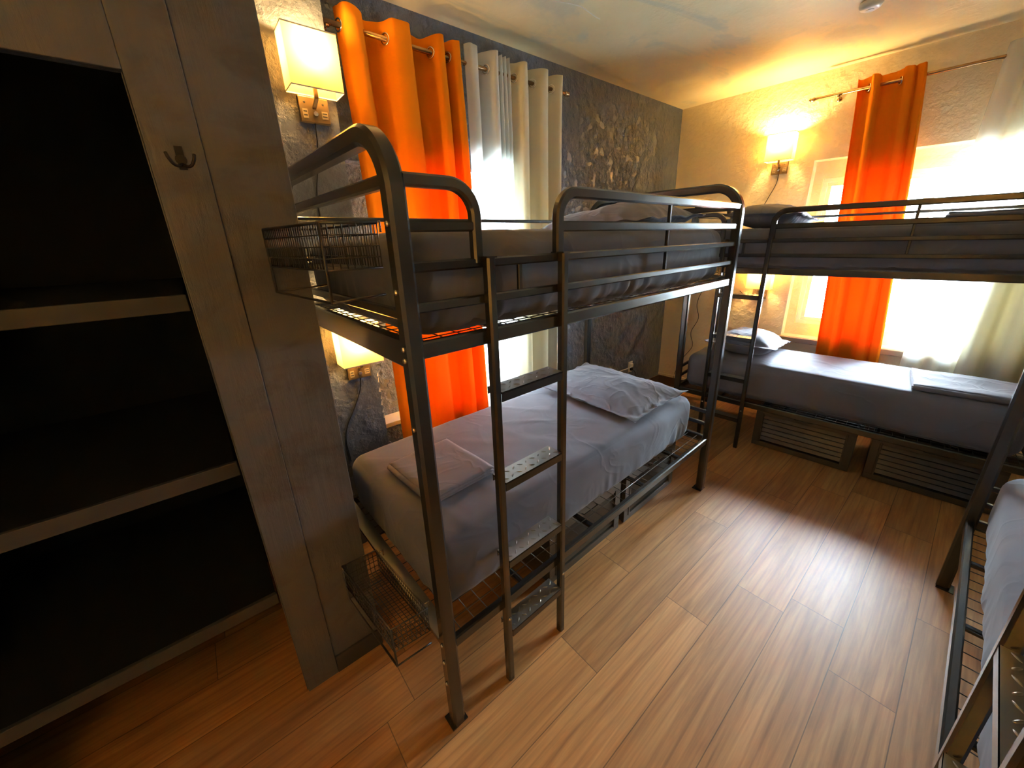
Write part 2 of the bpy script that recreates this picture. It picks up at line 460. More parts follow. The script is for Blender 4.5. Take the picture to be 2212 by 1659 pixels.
# closet : front wall with opening, casing, inside
CY0, CY1, CZ1 = -1.18, -0.395, 2.055
m = MB()
m.box(XC - 0.09, XC - 0.012, CY1, -0.10, 0, HW); m.box(XC - 0.03, XC - 0.012, CY0, CY1, CZ1, HW); m.box(XC - 0.09, XC - 0.012, YN, CY0, 0, HW)
m.box(XW, XC - 0.09, -0.17, -0.10, 0, HW)
struct(m.build('wall_closet', MAT['navy_smooth']), 'charcoal wall around the closet')
m = MB()
m.box(XW, XW + 0.01, CY0 - 0.3, -0.17, 0, HW); m.box(XW, XC - 0.09, CY0 - 0.31, CY0 - 0.30, 0, HW)
m.box(XW, XC - 0.09, -0.18, -0.17, 0, HW); m.box(XW, XC - 0.09, CY0 - 0.3, -0.17, 2.45, 2.46)
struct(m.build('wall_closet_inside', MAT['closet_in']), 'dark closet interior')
m = MB()
m.box(XC - 0.012, XC, CY1, -0.285, 0, HC, None)
m.box(XC - 0.012, XC, CY0 - 0.10, CY1, CZ1, HW)
m.box(XC - 0.012, XC, CY0 - 0.10, CY0, 0, CZ1)
m.box(XC - 0.09, XC - 0.012, CY1 - 0.004, CY1, 0, CZ1)
struct(m.build('trim_1', MAT['casing'], bevel=0.002), 'charcoal painted wooden casing of the closet opening')
# upper band of rough wood beside the casing
struct(MB().box(XC - 0.012, XC - 0.006, -0.285, -0.10, 0.0, HW).build('trim_2', MAT['casing'], bevel=0.002), 'charcoal painted board beside the casing')
# baseboards
struct(MB().box(XC - 0.012, XC + 0.002, -0.285, -0.098, 0, 0.085).build('baseboard_closet', MAT['trim_dark'], bevel=0.002))
struct(MB().box(XW, XW + 0.018, WY0, YB + 0.02, 0, 0.11).build('baseboard_left', MAT['trim_brown'], bevel=0.003))
bb = struct(MB().box(0.018, 4.2, -0.018, 0, 0, 0.11).build('baseboard_back', MAT['trim_brown'], bevel=0.003)); bb.matrix_world = Mb
tr = struct(MB().box(0.0, BS0 - .02, -0.008, 0, 0.11, 0.135).build('trim_3', MAT['cream'])); tr.matrix_world = Mb
tr = struct(MB().box(BS0 - 0.02, 3.2, -0.035, 0.0, 0.715, 0.758).build('trim_4', MAT['ledge'], bevel=0.003), 'wooden ledge under the back window'); tr.matrix_world = Mb
# ceiling cracks
cr = MB()
def cpt(x, y): return (x, y, ceil_z(x) - 0.0005)
for pts in ([(-0.62, .90), (-0.60, 1.02), (-0.53, 1.12), (-0.56, 1.27), (-0.50, 1.36), (-0.52, 1.45)],
            [(-0.85, 1.35), (-0.80, 1.50), (-0.82, 1.68)]):
    cr.tube([cpt(x + random.uniform(-.01, .01), y) for x, y in smooth_path([(a, b, 0) for a, b in pts], 5) for x, y in [(x, y)]] if False else
            [cpt(q.x + random.uniform(-.006, .006), q.y) for q in smooth_path([(a, b, 0) for a, b in pts], 4)], 0.0022, 5)
cr.build('crack', MAT['white_paint'], ceil)

# ------------------------------------------------------------------ windows
def window(name, y0, y1, z0, z1, depth, mull, M, fm, label):
    """sash set in the opening; local x along the wall, y outwards"""
    e = empty(name); e.matrix_world = M
    f = MB(); t = 0.032
    f.box(y0, y1, depth, depth + .05, z1 - t, z1); f.box(y0, y1, depth, depth + .05, z0, z0 + t)
    f.box(y0, y0 + t, depth, depth + .05, z0 + t, z1 - t); f.box(y1 - t, y1, depth, depth + .05, z0 + t, z1 - t)
    f.build('window_frame', MAT['white_paint'], e, bevel=0.003)
    s = MB(); a = 0.030
    xs = [y0 + t] + mull + [y1 - t]
    for i in range(len(xs) - 1):
        u0, u1 = xs[i], xs[i+1]
        s.box(u0, u1, depth + .012, depth + .042, z1 - t - a, z1 - t); s.box(u0, u1, depth + .012, depth + .042, z0 + t, z0 + t + a)
        s.box(u0, u0 + a, depth + .012, depth + .042, z0 + t + a, z1 - t - a); s.box(u1 - a, u1, depth + .012, depth + .042, z0 + t + a, z1 - t - a)
    s.build('window_sash', fm, e, bevel=0.002)
    MB().box(y0 + t, y1 - t, depth + .025, depth + .029, z0 + t, z1 - t).build('window_pane', MAT['glass'], e)
    struct(e, label)
    return e
Ml = Matrix.Translation((XW, 0, 0)) @ Matrix.Rotation(R(90), 4, 'Z')     # local x -> +Y, local y -> -X
window('window_1', 0.603, WY1 - .005, WZ0 + .04, WZ1 - .005, 0.16, [1.10], Ml, MAT['white_paint'], 'window behind the orange and cream curtains')
sl = struct(MB().box(WY0 + .003, WY1 - .003, -0.01, 0.20, WZ0 + .001, WZ0 + 0.03).build('trim_5', MAT['white_paint'], bevel=0.003), 'white window sill'); sl.matrix_world = Ml
window('window_2', GS0, GS1, GZ0, GZ1, 0.14, [1.86], Mb, MAT['sash_paint'], 'window in the back wall')
portal('portal_left', (XW - 0.24, (0.6+WY1)/2, (WZ0+WZ1)/2), (0, R(-90), 0), WZ1-WZ0, WY1-0.6)
pc = wb((GS0+GS1)/2, 0.24, (GZ0+GZ1)/2)
portal('portal_back', pc, (R(-90), 0, TB), GS1-GS0, GZ1-GZ0)

# ------------------------------------------------------------------ bunk beds
L = 1.98
PT = 0.046
HT = dict(T=1.908, T2=1.802, E=1.50, G=1.806, M=1.706, R2=1.614, R3=1.516, R4=1.409, Lo=0.383, B=1.777)
def bunk_bed(loc, rz, W, mir, label, foot_bars=True):
    root = empty('bunk_bed', loc, rz)
    tag(root, label, 'bunk bed', 'black metal bunk beds')
    fn = (lambda q: Vector((q.x, -q.y, q.z))) if mir else None
    met = MAT['metal']
    def put(m, name, parent=root, mt=met, **k): return m.build(name, mt, parent, fn=fn, **k)
    # end hoops with cross bars
    for s in (0.0, L):
        hoop = put(MB().sweep(arc_path([(s, 0, 0.004), (s, 0, HT['T']), (s, W, HT['T']), (s, W, 0.004)], 0.135, 12), (1, 0, 0), PT, PT, 0.18), 'end_hoop', autos=35)
        for n, dn in ((0, 1), (W, -1)):
            dd = 0.028 * dn
            put(MB().box(s - 0.032, s + 0.032, n - 0.030 + dd*.3, n + 0.030 + dd*.3, 0.0, 0.006), 'foot_plate', hoop, bevel=0.001)
        put(MB().sweep([(s, PT/2 - .002, HT['T2']), (s, W - PT/2 + .002, HT['T2'])], (1, 0, 0), 0.026, 0.030), 'end_bar', hoop, autos=35)
        put(MB().sweep([(s, PT/2 - .002, HT['E']), (s, W - PT/2 + .002, HT['E'])], (1, 0, 0), 0.020, 0.026), 'end_bar', hoop, autos=35)
        for z in ((0.575, 0.49) if (s > 0 or foot_bars) else ()):
            put(MB().sweep([(s, PT/2 - .002, z), (s, W - PT/2 + .002, z)], (1, 0, 0), 0.020, 0.024), 'end_bar', hoop, autos=35)
        for z, hh in ((HT['R4'] - .008, .078), (HT['Lo'], .05)):
            put(MB().sweep([(s, PT/2 - .002, z), (s, W - PT/2 + .002, z)], (1, 0, 0), 0.026, hh), 'end_rail', hoop, autos=35)
    if not foot_bars:
        pl = put(MB().box(-.022, .030, PT/2, W - PT/2, HT['Lo'] + .024, HT['Lo'] + .029), 'end_glint_plate', mt=MAT['tread'], bevel=.001)  # pale steel strip added to carry the lower lamp's reflection on the rail top
        pl['label'] = 'flat top of the lower end rail, bright plate standing for the lamp reflection'
    # long rails
    a, b = PT/2 - .002, L - PT/2 + .002
    for n, z, w_, h_ in ((0, HT['R2'], .022, .026), (0, HT['R3'], .020, .025), (0, HT['R4'], .026, .044), (W, HT['R4'], .026, .044),
                         (0, HT['Lo'], .026, .044), (W, HT['Lo'], .026, .044), (W, HT['B'], .018, .018), (W, HT['R2'], .018, .022)):
        put(MB().sweep([(a, n, z), (b, n, z)], (0, 1, 0), w_, h_), 'side_rail', autos=35)
    # guard hoop, its middle bar and uprights
    lx = -0.022
    g = put(MB().sweep(arc_path([(0.533, 0, HT['R2'] + .012), (0.533, 0, HT['G']), (b, 0, HT['G'])], 0.075, 8), (0, 1, 0), .028, .034), 'guard_rail', autos=35)
    put(MB().sweep([(0.548, 0, HT['M']), (b, 0, HT['M'])], (0, 1, 0), .022, .032), 'guard_bar', g, autos=35)
    put(MB().sweep([(1.225, 0, HT['G'] - .015), (1.225, 0, HT['M'] + .012)], (0, 1, 0), .014, .014), 'upright', g)
    put(MB().sweep([(1.225, 0.002, HT['M'] - .012), (1.225, 0.002, HT['R3'] - .012)], (0, 1, 0), .014, .014), 'upright', g)
    put(MB().sweep([(0.366, 0.0, HT['R2'] - .01), (0.366, 0.0, HT['R3'] + .01)], (0, 1, 0), .012, .016), 'upright', g)
    g2 = put(MB().sweep(arc_path([(a, 0, HT['G'] - .002), (0.215, 0, HT['G'] - .002), (0.215, 0, HT['R2'])], 0.075, 8), (0, 1, 0), .028, .030), 'guard_rail', autos=35)
    put(MB().sweep([(a, 0, HT['M']), (0.202, 0, HT['M'])], (0, 1, 0), .022, .026), 'guard_bar', g2, autos=35)
    # ladder
    for s, top in ((0.237, HT['R2'] + .014), (0.533, HT['R2'] + .014)):
        leg = put(MB().sweep([(s, lx, 0.0), (s, lx, top)], (0, 1, 0), .030, .028), 'ladder_leg', autos=35)
        put(MB().box(s - .016, s + .016, lx - .017, .016, HT['R2'] + .012, HT['R2'] + .016), 'hook_plate', leg)
        put(MB().lathe([(0, 0), (.007, 0), (.007, .002), (.004, .005), (0, .006)], 10, Matrix.Translation((s, lx - .014, 0.33)) @ Matrix.Rotation(R(90), 4, 'X')), 'bolt', leg, MAT['bolt'])
        for z in (HT['Lo'], HT['R3']):
            put(MB().box(s - .012, s + .012, lx + .008, -.008, z - .010, z + .012), 'spacer', leg)
    for z in (1.235, 0.915, 0.590, 0.255):
        rg = put(MB().box(0.250, 0.520, lx - .014, lx + .058, z - .004, z + .002).box(0.250, 0.520, lx - .014, lx - .011, z - .030, z + .002).box(0.250, 0.520, lx + .055, lx + .058, z - .022, z), 'ladder_rung', mt=met)
        t = MB(); k = 0
        for i in range(9):
            for j in range(2):
                cx = 0.266 + i * 0.030 + (j * .015 if False else 0); cy = lx + 0.006 + j * 0.032
                an = R(40) if (i + j) % 2 else R(-40)
                Mx = Matrix.Translation((cx, cy, z + .002)) @ Matrix.Rotation(an, 4, 'Z') @ Matrix.Diagonal((1.0, 0.28, 0.25, 1))
                t.lathe([(0.0115, 0), (.0095, .006), (.005, .0105), (.001, .012)], 8, Mx)
        put(t, 'tread_pattern', rg, MAT['tread'], smooth=True)
        if True:
            rg2 = MB().box(0.251, 0.519, lx - .0135, lx + .0575, z + .0021, z + .0026)
            put(rg2, 'tread_plate', rg, MAT['tread'])
    # wire decks
    for zz in (HT['R4'] + .010, HT['Lo'] + .010):
        d = MB(); r = .0019
        ns, nn = 34, 17
        for i in range(1, ns):
            s_ = i * L / ns; d.tube([(s_, .012, zz), (s_, W - .012, zz)], r, 5)
        for j in range(1, nn):
            n_ = j * W / nn; d.tube([(.012, n_, zz + .003), (L - .012, n_, zz + .003)], r, 5)
        put(d, 'wire_deck', mt=MAT['wire'], smooth=True)
        d = MB()
        for s_ in (0.35, 0.80, 1.25, 1.65): d.sweep([(s_, .012, zz - .016), (s_, W - .012, zz - .016)], (1, 0, 0), .024, .020)
        put(d, 'cross_member')
    # bolts on the posts
    for s, sg in ((0, -1), (L, 1)):
        for n in (0, W):
            for z in (HT['R4'] + .012, HT['R4'] - .018, 1.20, 1.56, HT['M'] + .005, HT['Lo'] - .06, HT['Lo'] + .02, 0.22):
                put(MB().lathe([(0, -.001), (.0075, 0), (.0075, .002), (.005, .005), (0, .0065)], 10, Matrix.Translation((s + sg*PT/2, n, z)) @ Matrix.Rotation(R(90*sg), 4, 'Y')), 'bolt', mt=MAT['bolt'])
    return root
TA = R(1.658)
bedA = bunk_bed((0, 0, 0), R(90) + TA, 1.01, False, 'black metal bunk bed nearest the camera, along the dark wall with orange curtain', False)
TBb = R(5.0)
bedB = bunk_bed((-0.655, 2.70, 0), TBb, 0.79, False, 'black metal bunk bed across the far end under the back window')
bedC = bunk_bed((1.095, 0.11, 0), R(90), 1.0, True, 'black metal bunk bed cut off at the lower right corner')
def bp(bed, s, n, z, mir=False):
    rz = bed.rotation_euler.z; n = -n if mir else n
    return Vector((bed.location.x + s*math.cos(rz) - n*math.sin(rz), bed.location.y + s*math.sin(rz) + n*math.cos(rz), z))

# ------------------------------------------------------------------ mattresses
def mattress(bed, s0, s1, n0, n1, z0, z1, label, seed, mir=False, tuck=1.0):
    lx, ly, lz = s1 - s0, n1 - n0, z1 - z0
    bm = bmesh.new(); bmesh.ops.create_cube(bm, size=1.0)
    bmesh.ops.subdivide_edges(bm, edges=bm.edges[:], cuts=1, use_grid_fill=True)
    nx, ny, nz = 110, 52, 16
    bm.free()
    # sphere-box grid: build six faces of a grid cube then round it
    r = 0.065
    vs = {}; V = []; Fc = []
    def key(i, j, k):
        if (i, j, k) not in vs:
            vs[(i, j, k)] = len(V)
            def sp(t, n): # finer near edges
                u = t / n; return u - 0.028 * math.sin(4*math.pi*u) * (1 if n > 30 else 0.8)
            x = (sp(i, nx) - .5) * lx; y = (sp(j, ny) - .5) * ly; z = (k / nz - .5) * lz
            c = Vector((max(-lx/2 + r, min(lx/2 - r, x)), max(-ly/2 + r, min(ly/2 - r, y)), max(-lz/2 + r, min(lz/2 - r, z))))
            d = Vector((x, y, z)) - c
            p = c + (d.normalized() * r if d.length > 1e-6 else Vector())
            nrm = d.normalized() if d.length > 1e-6 else Vector((0, 0, 1))
            # shape: slight crown, creases, tucks near the lower edge
            q = Vector((p.x + seed * 7.3, p.y + seed * 3.1, p.z))
            side = max(abs(nrm.x), abs(nrm.y))
            a = 0.0035 * noise.noise(q * 3.0) + 0.0022 * noise.noise(q * 9.0)
            if side > 0.5:
                along = p.x if abs(nrm.y) >= abs(nrm.x) else p.y
                low = max(0.0, min(1.0, (0.10 - p.z / lz * 1.0) / 0.6))
                a += tuck * low * 0.010 * (noise.noise(Vector((along * 22 + seed * 5, p.z * 4, seed))) + 0.5 * noise.noise(Vector((along * 45, p.z * 7, seed + 3))))
                a -= 0.012 * max(0, (-p.z / lz - 0.1)) ** 1.3 * 2
            else:
                t = noise.noise(Vector((p.x * 4 + p.y * 2.4, p.y * 1.3 - p.x * .6, seed * 2.0)))
                a += 0.003 * (1 - min(1, abs(t) * 7)) + 0.010 * (1 - (2*p.x/lx)**4) * (1 - (2*p.y/ly)**4)
            V.append(p + nrm * a)
        return vs[(i, j, k)]
    for k, rev in ((0, True), (nz, False)):
        for i in range(nx):
            for j in range(ny):
                f = (key(i, j, k), key(i+1, j, k), key(i+1, j+1, k), key(i, j+1, k)); Fc.append(f[::-1] if rev else f)
    for j, rev in ((0, False), (ny, True)):
        for i in range(nx):
            for k in range(nz):
                f = (key(i, j, k), key(i+1, j, k), key(i+1, j, k+1), key(i, j, k+1)); Fc.append(f[::-1] if rev else f)
    for i, rev in ((0, True), (nx, False)):
        for j in range(ny):
            for k in range(nz):
                f = (key(i, j, k), key(i, j+1, k), key(i, j+1, k+1), key(i, j, k+1)); Fc.append(f[::-1] if rev else f)
    mb = MB(); mb.v = [tuple(q) for q in V]; mb.f = Fc
    o = mb.build('mattress', MAT['sheet'], smooth=True)
    c = bp(bed, (s0 + s1)/2, (n0 + n1)/2, (z0 + z1)/2, mir)
    base_loc(o, c, bed.rotation_euler.z)
    tag(o, label, 'mattress', 'mattresses in slate grey fitted sheets')
    return o
mattress(bedA, 0.03, 1.90, 0.075, 0.935, 0.402, 0.69, 'lower mattress in slate sheet on the nearest bunk bed', 1)
mattress(bedA, 0.035, 1.93, 0.035, 0.955, 1.422, 1.695, 'upper mattress in dark sheet on the nearest bunk bed', 2, tuck=1.9)
mattress(bedB, 0.03, 1.92, 0.06, 0.75, 0.402, 0.69, 'lower mattress in slate sheet under the back window', 3, tuck=.4)
mattress(bedB, 0.035, 1.925, 0.035, 0.75, 1.424, 1.690, 'upper mattress on the bunk across the far end', 4)
mattress(bedC, 0.03, 1.96, 0.035, 0.925, 0.402, 0.69, 'lower mattress of the bunk bed at the right edge', 5, True)
mattress(bedC, 0.035, 1.925, 0.05, 0.95, 1.428, 1.695, 'upper mattress of the right-hand bunk bed', 6, True)

# ------------------------------------------------------------------ pillows
def pillow(loc, rot, lx, ly, h, seed, label, flange=0.035, droop=0.0):
    nu, nv = 72, 52; V = []; Fc = []
    top = {}; bot = {}
    def P(u, v, sg):
        x = u * lx / 2; y = v * ly / 2
        fu = 1 - flange * 2 / lx; fv = 1 - flange * 2 / ly
        a = min(1, abs(u) / fu); b = min(1, abs(v) / fv)
        t = max(0, (1 - a ** 3.0)) ** 0.55 * max(0, (1 - b ** 3.0)) ** 0.55
        # pinch the outline between corners
        x *= 1 - 0.035 * (1 - abs(v) ** 2) * abs(u) ** 3; y *= 1 - 0.05 * (1 - abs(u) ** 2) * abs(v) ** 3
        q = Vector((x * 5 + seed * 3, y * 5, sg * 2 + seed))
        w1 = noise.noise(q); w2 = noise.noise(Vector((x * 9 + y * 7 + seed, y * 8 - x * 4, seed)))
        ridge = (1 - min(1, abs(w2) * 4.5))
        rad = math.hypot(u, v)
        edge = min(1.0, (1 - t) * 1.2)
        ang = math.atan2(v, u)
        gather = noise.noise(Vector((math.cos(ang) * 9 + seed, math.sin(ang) * 9, seed))) * edge * 0.011
        z = sg * (h / 2 * t * (1 + 0.18 * w1)) + (0.005 * ridge * (sg > 0) + gather) * (0.35 + t * .6)
        z += 0.003 * sg * (t <= 0) - droop * (max(0, abs(u) - .6) * 1.0) * h
        if t <= 0: z += 0.012 * noise.noise(Vector((x * 16, y * 16, seed)))
        return Vector((x, y, z))
    for i in range(nu + 1):
        for j in range(nv + 1):
            u = -1 + 2 * i / nu; v = -1 + 2 * j / nv
            top[(i, j)] = len(V); V.append(P(u, v, 1))
            if 0 < i < nu and 0 < j < nv: bot[(i, j)] = len(V); V.append(P(u, v, -1))
            else: bot[(i, j)] = top[(i, j)]
    for i in range(nu):
        for j in range(nv):
            Fc.append((top[(i, j)], top[(i+1, j)], top[(i+1, j+1)], top[(i, j+1)]))
            Fc.append((bot[(i, j)], bot[(i, j+1)], bot[(i+1, j+1)], bot[(i+1, j)]))
    mb = MB(); mb.v = [tuple(q) for q in V]; mb.f = Fc
    o = mb.build('pillow', MAT['pillow'], smooth=True)
    o.location = loc; o.rotation_euler = rot
    tag(o, label, 'pillow', 'pillows in slate grey cases')
    return o
pA = bp(bedA, 1.51, 0.475, 0.755)
pillow(pA, (R(2), 0, R(0)), 0.80, 0.56, 0.130, 1, 'crumpled slate pillow on the nearest lower bunk')
pU = bp(bedA, 1.50, 0.46, 1.742)
pillow(pU, (R(3), R(-2), R(4)), 0.74, 0.60, 0.175, 2, 'slate pillow on the nearest upper bunk behind the guard rail')
pB = bp(bedB, 0.40, 0.42, 0.790)
pillow(pB, (R(0), R(6), TBb + R(92)), 0.70, 0.52, 0.20, 3, 'slate pillow at the left end of the lower bunk below the window', 0.05)
pV = bp(bedB, 0.42, 0.40, 1.775)
pillow(pV, (R(3), R(3), TBb + R(88)), 0.70, 0.54, 0.17, 4, 'slate pillow on the far upper bunk beside its guard rail', 0.05)

# ------------------------------------------------------------------ folded sheets
def folded(loc, rz, lx, ly, layers, label, seed, th=0.011):
    m = MB()
    for k in range(layers):
        nx, ny = 26, 18; V = []; Fc = []
        ox, oy = random.uniform(-.006, .006), random.uniform(-.006, .006)
        idx = {}
        for sg in (0, 1):
            for i in range(nx + 1):
                for j in range(ny + 1):
                    u = -1 + 2*i/nx; v = -1 + 2*j/ny
                    e = max(abs(u), abs(v)); rr = max(0, (e - .93) / .07)
                    t = th * (0.5 + (0.46 if sg else -0.46) * (1 - rr**2 * .8))
                    x = u * lx/2 * (1 - .002 * k) + ox; y = v * ly/2 + oy
                    z = k * th + t + 0.010 * (k + 1) / layers * (noise.noise(Vector((x*7 + seed, y*7, seed))) * .8 + max(0, noise.noise(Vector((x*3, y*13, seed + k*.1))))) * (1.0)
                    idx[(sg, i, j)] = len(V); V.append((x, y, max(z, 0.0005 + sg*.004)))
        for i in range(nx):
            for j in range(ny):
                Fc.append((idx[(1, i, j)], idx[(1, i+1, j)], idx[(1, i+1, j+1)], idx[(1, i, j+1)]))
                Fc.append((idx[(0, i, j)], idx[(0, i, j+1)], idx[(0, i+1, j+1)], idx[(0, i+1, j)]))
        for i in range(nx):
            Fc.append((idx[(0, i, 0)], idx[(0, i+1, 0)], idx[(1, i+1, 0)], idx[(1, i, 0)]))
            Fc.append((idx[(0, i+1, ny)], idx[(0, i, ny)], idx[(1, i, ny)], idx[(1, i+1, ny)]))
        for j in range(ny):
            Fc.append((idx[(0, 0, j+1)], idx[(0, 0, j)], idx[(1, 0, j)], idx[(1, 0, j+1)]))
            Fc.append((idx[(0, nx, j)], idx[(0, nx, j+1)], idx[(1, nx, j+1)], idx[(1, nx, j)]))
        m.add(V, Fc)
    # rounded fold joining the layers on one long side
    H = layers * th
    m.tube([(-lx/2 * .97, -ly/2 * .985, H*.42), (lx/2 * .97, -ly/2 * .985, H*.42)], H*.42, 10)
    o = m.build('folded_sheet', MAT['fold'], smooth=True)
    o.location = loc; o.rotation_euler = (0, 0, rz)
    tag(o, label, 'folded sheet', 'folded slate sheets left on the beds')
    return o
folded((-0.485, 0.275, 0.700), R(4), 0.37, 0.31, 3, 'folded sheet on the nearest lower bunk, tinted pink by the orange curtain', 1)
folded(bp(bedB, 1.66, 0.34, 0.700), TBb + R(2), 0.50, 0.42, 3, 'flat folded sheet on the lower bunk below the window', 2, 0.013)
folded(bp(bedB, 1.62, 0.40, 1.703), TBb, 0.55, 0.42, 3, 'dark folded sheet on the far upper bunk at the right edge', 3, 0.016)

# ------------------------------------------------------------------ under-bed drawers
def drawer(bed, s0, s1, n0, n1, z1, label):
    e = empty('underbed_drawer', bp(bed, s0, n0, 0), bed.rotation_euler.z)
    tag(e, label, 'drawer', 'slatted drawers under the bunk beds')
    w_, d_ = s1 - s0, n1 - n0
    mt = MAT['drawer']
    m = MB(); m.box(0, .012, .02, d_, .012, z1 - .02); m.box(w_ - .012, w_, .02, d_, .012, z1 - .02)
    m.box(.012, w_ - .012, d_ - .012, d_, .012, z1 - .02); m.box(.012, w_ - .012, .02, d_ - .012, .012, .024)
    m.build('box', mt, e)
    f = MB(); b = .055
    f.box(0, w_, 0, .020, z1 - b, z1); f.box(0, w_, 0, .020, 0.004, b - .01); f.box(0, b, 0, .020, b - .01, z1 - b); f.box(w_ - b, w_, 0, .020, b - .01, z1 - b)
    f.box(b - .012, b, -.004, .020, b - .02, z1 - b + .012); f.box(w_ - b, w_ - b + .012, -.004, .020, b - .02, z1 - b + .012)
    f.build('front_frame', mt, e, bevel=0.002)
    sl = MB(); k = 6
    for i in range(k):
        z = b + .004 + (z1 - 2*b) * i / k
        Mx = Matrix.Translation((0, .012, z + .014)) @ Matrix.Rotation(R(-28), 4, 'X')
        sl.box(b - .002, w_ - b + .002, -.003, .003, -.014, .015, Mx)
    sl.build('louvre_panel', mt, e)
    MB().tube(arc_path([(w_/2 - .06, -.001, z1 - .026), (w_/2 - .055, -.016, z1 - .026), (w_/2 + .055, -.016, z1 - .026), (w_/2 + .06, -.001, z1 - .026)], .004, 4), .003, 6).build('handle', MAT['metal'], e, smooth=True)
    return e
drawer(bedA, 0.66, 1.255, 0.165, 0.70, 0.335, 'slatted drawer under the nearest bunk bed, behind the ladder')
drawer(bedA, 1.31, 1.905, 0.165, 0.70, 0.335, 'slatted drawer under the nearest bunk bed, at its far end')
drawer(bedB, 0.61, 1.235, 0.13, 0.66, 0.335, 'slatted drawer below the window bunk, nearer its ladder')
drawer(bedB, 1.315, 1.92, 0.13, 0.66, 0.335, 'slatted drawer below the window bunk, right-hand one')

# ------------------------------------------------------------------ hanging wire baskets
def basket(c, label):
    """c: inner front, inner wall-side, outer wall-side, outer front corners of the rim; local z=0 at rim"""
    A, B, C_, D = [Vector((x, y, 0)) for x, y in c['r']]
    z = c['z']; dep = c['d']; leg = c['leg']
    o3 = (A + B + C_ + D) / 4
    e = empty('wire_basket', (o3.x, o3.y, z)); tag(e, label, 'basket', 'wire baskets hung on the end of the nearest bunk bed')
    A, B, C_, D = [q - o3 for q in (A, B, C_, D)]
    dn = Vector((0, 0, -dep))
    rim = MB(); rim.tube([A, B, C_, D], .0034, 8, True)
    rim.tube([A + dn, B + dn, C_ + dn, D + dn], .0026, 8, True)
    rim.build('rim', MAT['wire'], e, smooth=True)
    m = MB(); r = .0013
    def lerp(p, q, t): return p.lerp(q, t)
    for P_, Q_, nn in ((A, B, 26), (B, C_, 8), (C_, D, 26), (D, A, 8)):
        for i in range(nn):
            t = i / nn; p = lerp(P_, Q_, t); m.tube([p, p + dn], r, 4)
        for k in range(1, 4): m.tube([P_ + dn * k/4, Q_ + dn * k/4], r * 1.25, 4)
    for i in range(1, 26): m.tube([lerp(A, B, i/26) + dn, lerp(D, C_, i/26) + dn], r, 4)
    for i in range(1, 8): m.tube([lerp(A, D, i/8) + dn, lerp(B, C_, i/8) + dn], r, 4)
    m.build('wire_mesh', MAT['wire'], e, smooth=True)
    l = MB(); lg = Vector((0, 0, -leg))
    l.tube([D, D + lg, C_ + lg, C_], .0036, 8); l.tube([D + lg, A + lg * .95 + Vector((0, 0, 0))], .003, 6); l.tube([C_ + lg, B + lg * .95], .003, 6)
    l.build('support_frame', MAT['wire'], e, smooth=True)
    h = MB()
    for t in (0.06, 0.94):
        p = lerp(A, B, t); d = (A - D).normalized() * .018
        h.tube([p, p + d + Vector((0, 0, .004)), p + d + Vector((0, 0, -.02))], .003, 6)
    h.build('hook', MAT['bolt'], e, smooth=True)
    return e
basket(dict(r=[(-0.050, -0.028), (-0.440, -0.062), (-0.455, -0.198), (-0.060, -0.150)], z=1.716, d=0.10, leg=0.172), 'black wire basket at the near end of the upper bunk')
basket(dict(r=[(-0.075, -0.028), (-0.450, -0.062), (-0.457, -0.190), (-0.085, -0.150)], z=0.500, d=0.10, leg=0.165), 'black wire basket near the floor at the end of the lower bunk')
# cup holder ring by the mattress corner
e = empty('cup', bp(bedA, -0.065, 0.86, 0.545), 0); tag(e, 'small black round cup with a pale rim hooked by the lower mattress corner', 'cup')
MB().lathe([(.030, 0), (.036, .06), (.034, .06), (.028, .004), (.001, .004)], 20).build('body', MAT['metal'], e, smooth=True)
MB().tube([(.036*math.cos(t*math.pi/10), .036*math.sin(t*math.pi/10), .061) for t in range(20)], .0025, 6, True).build('rim', MAT['plastic'], e, smooth=True)
MB().tube([(0.0, .034, .05), (0, .058, .052), (0, .064, .02)], .003, 6).build('hook', MAT['metal'], e, smooth=True)

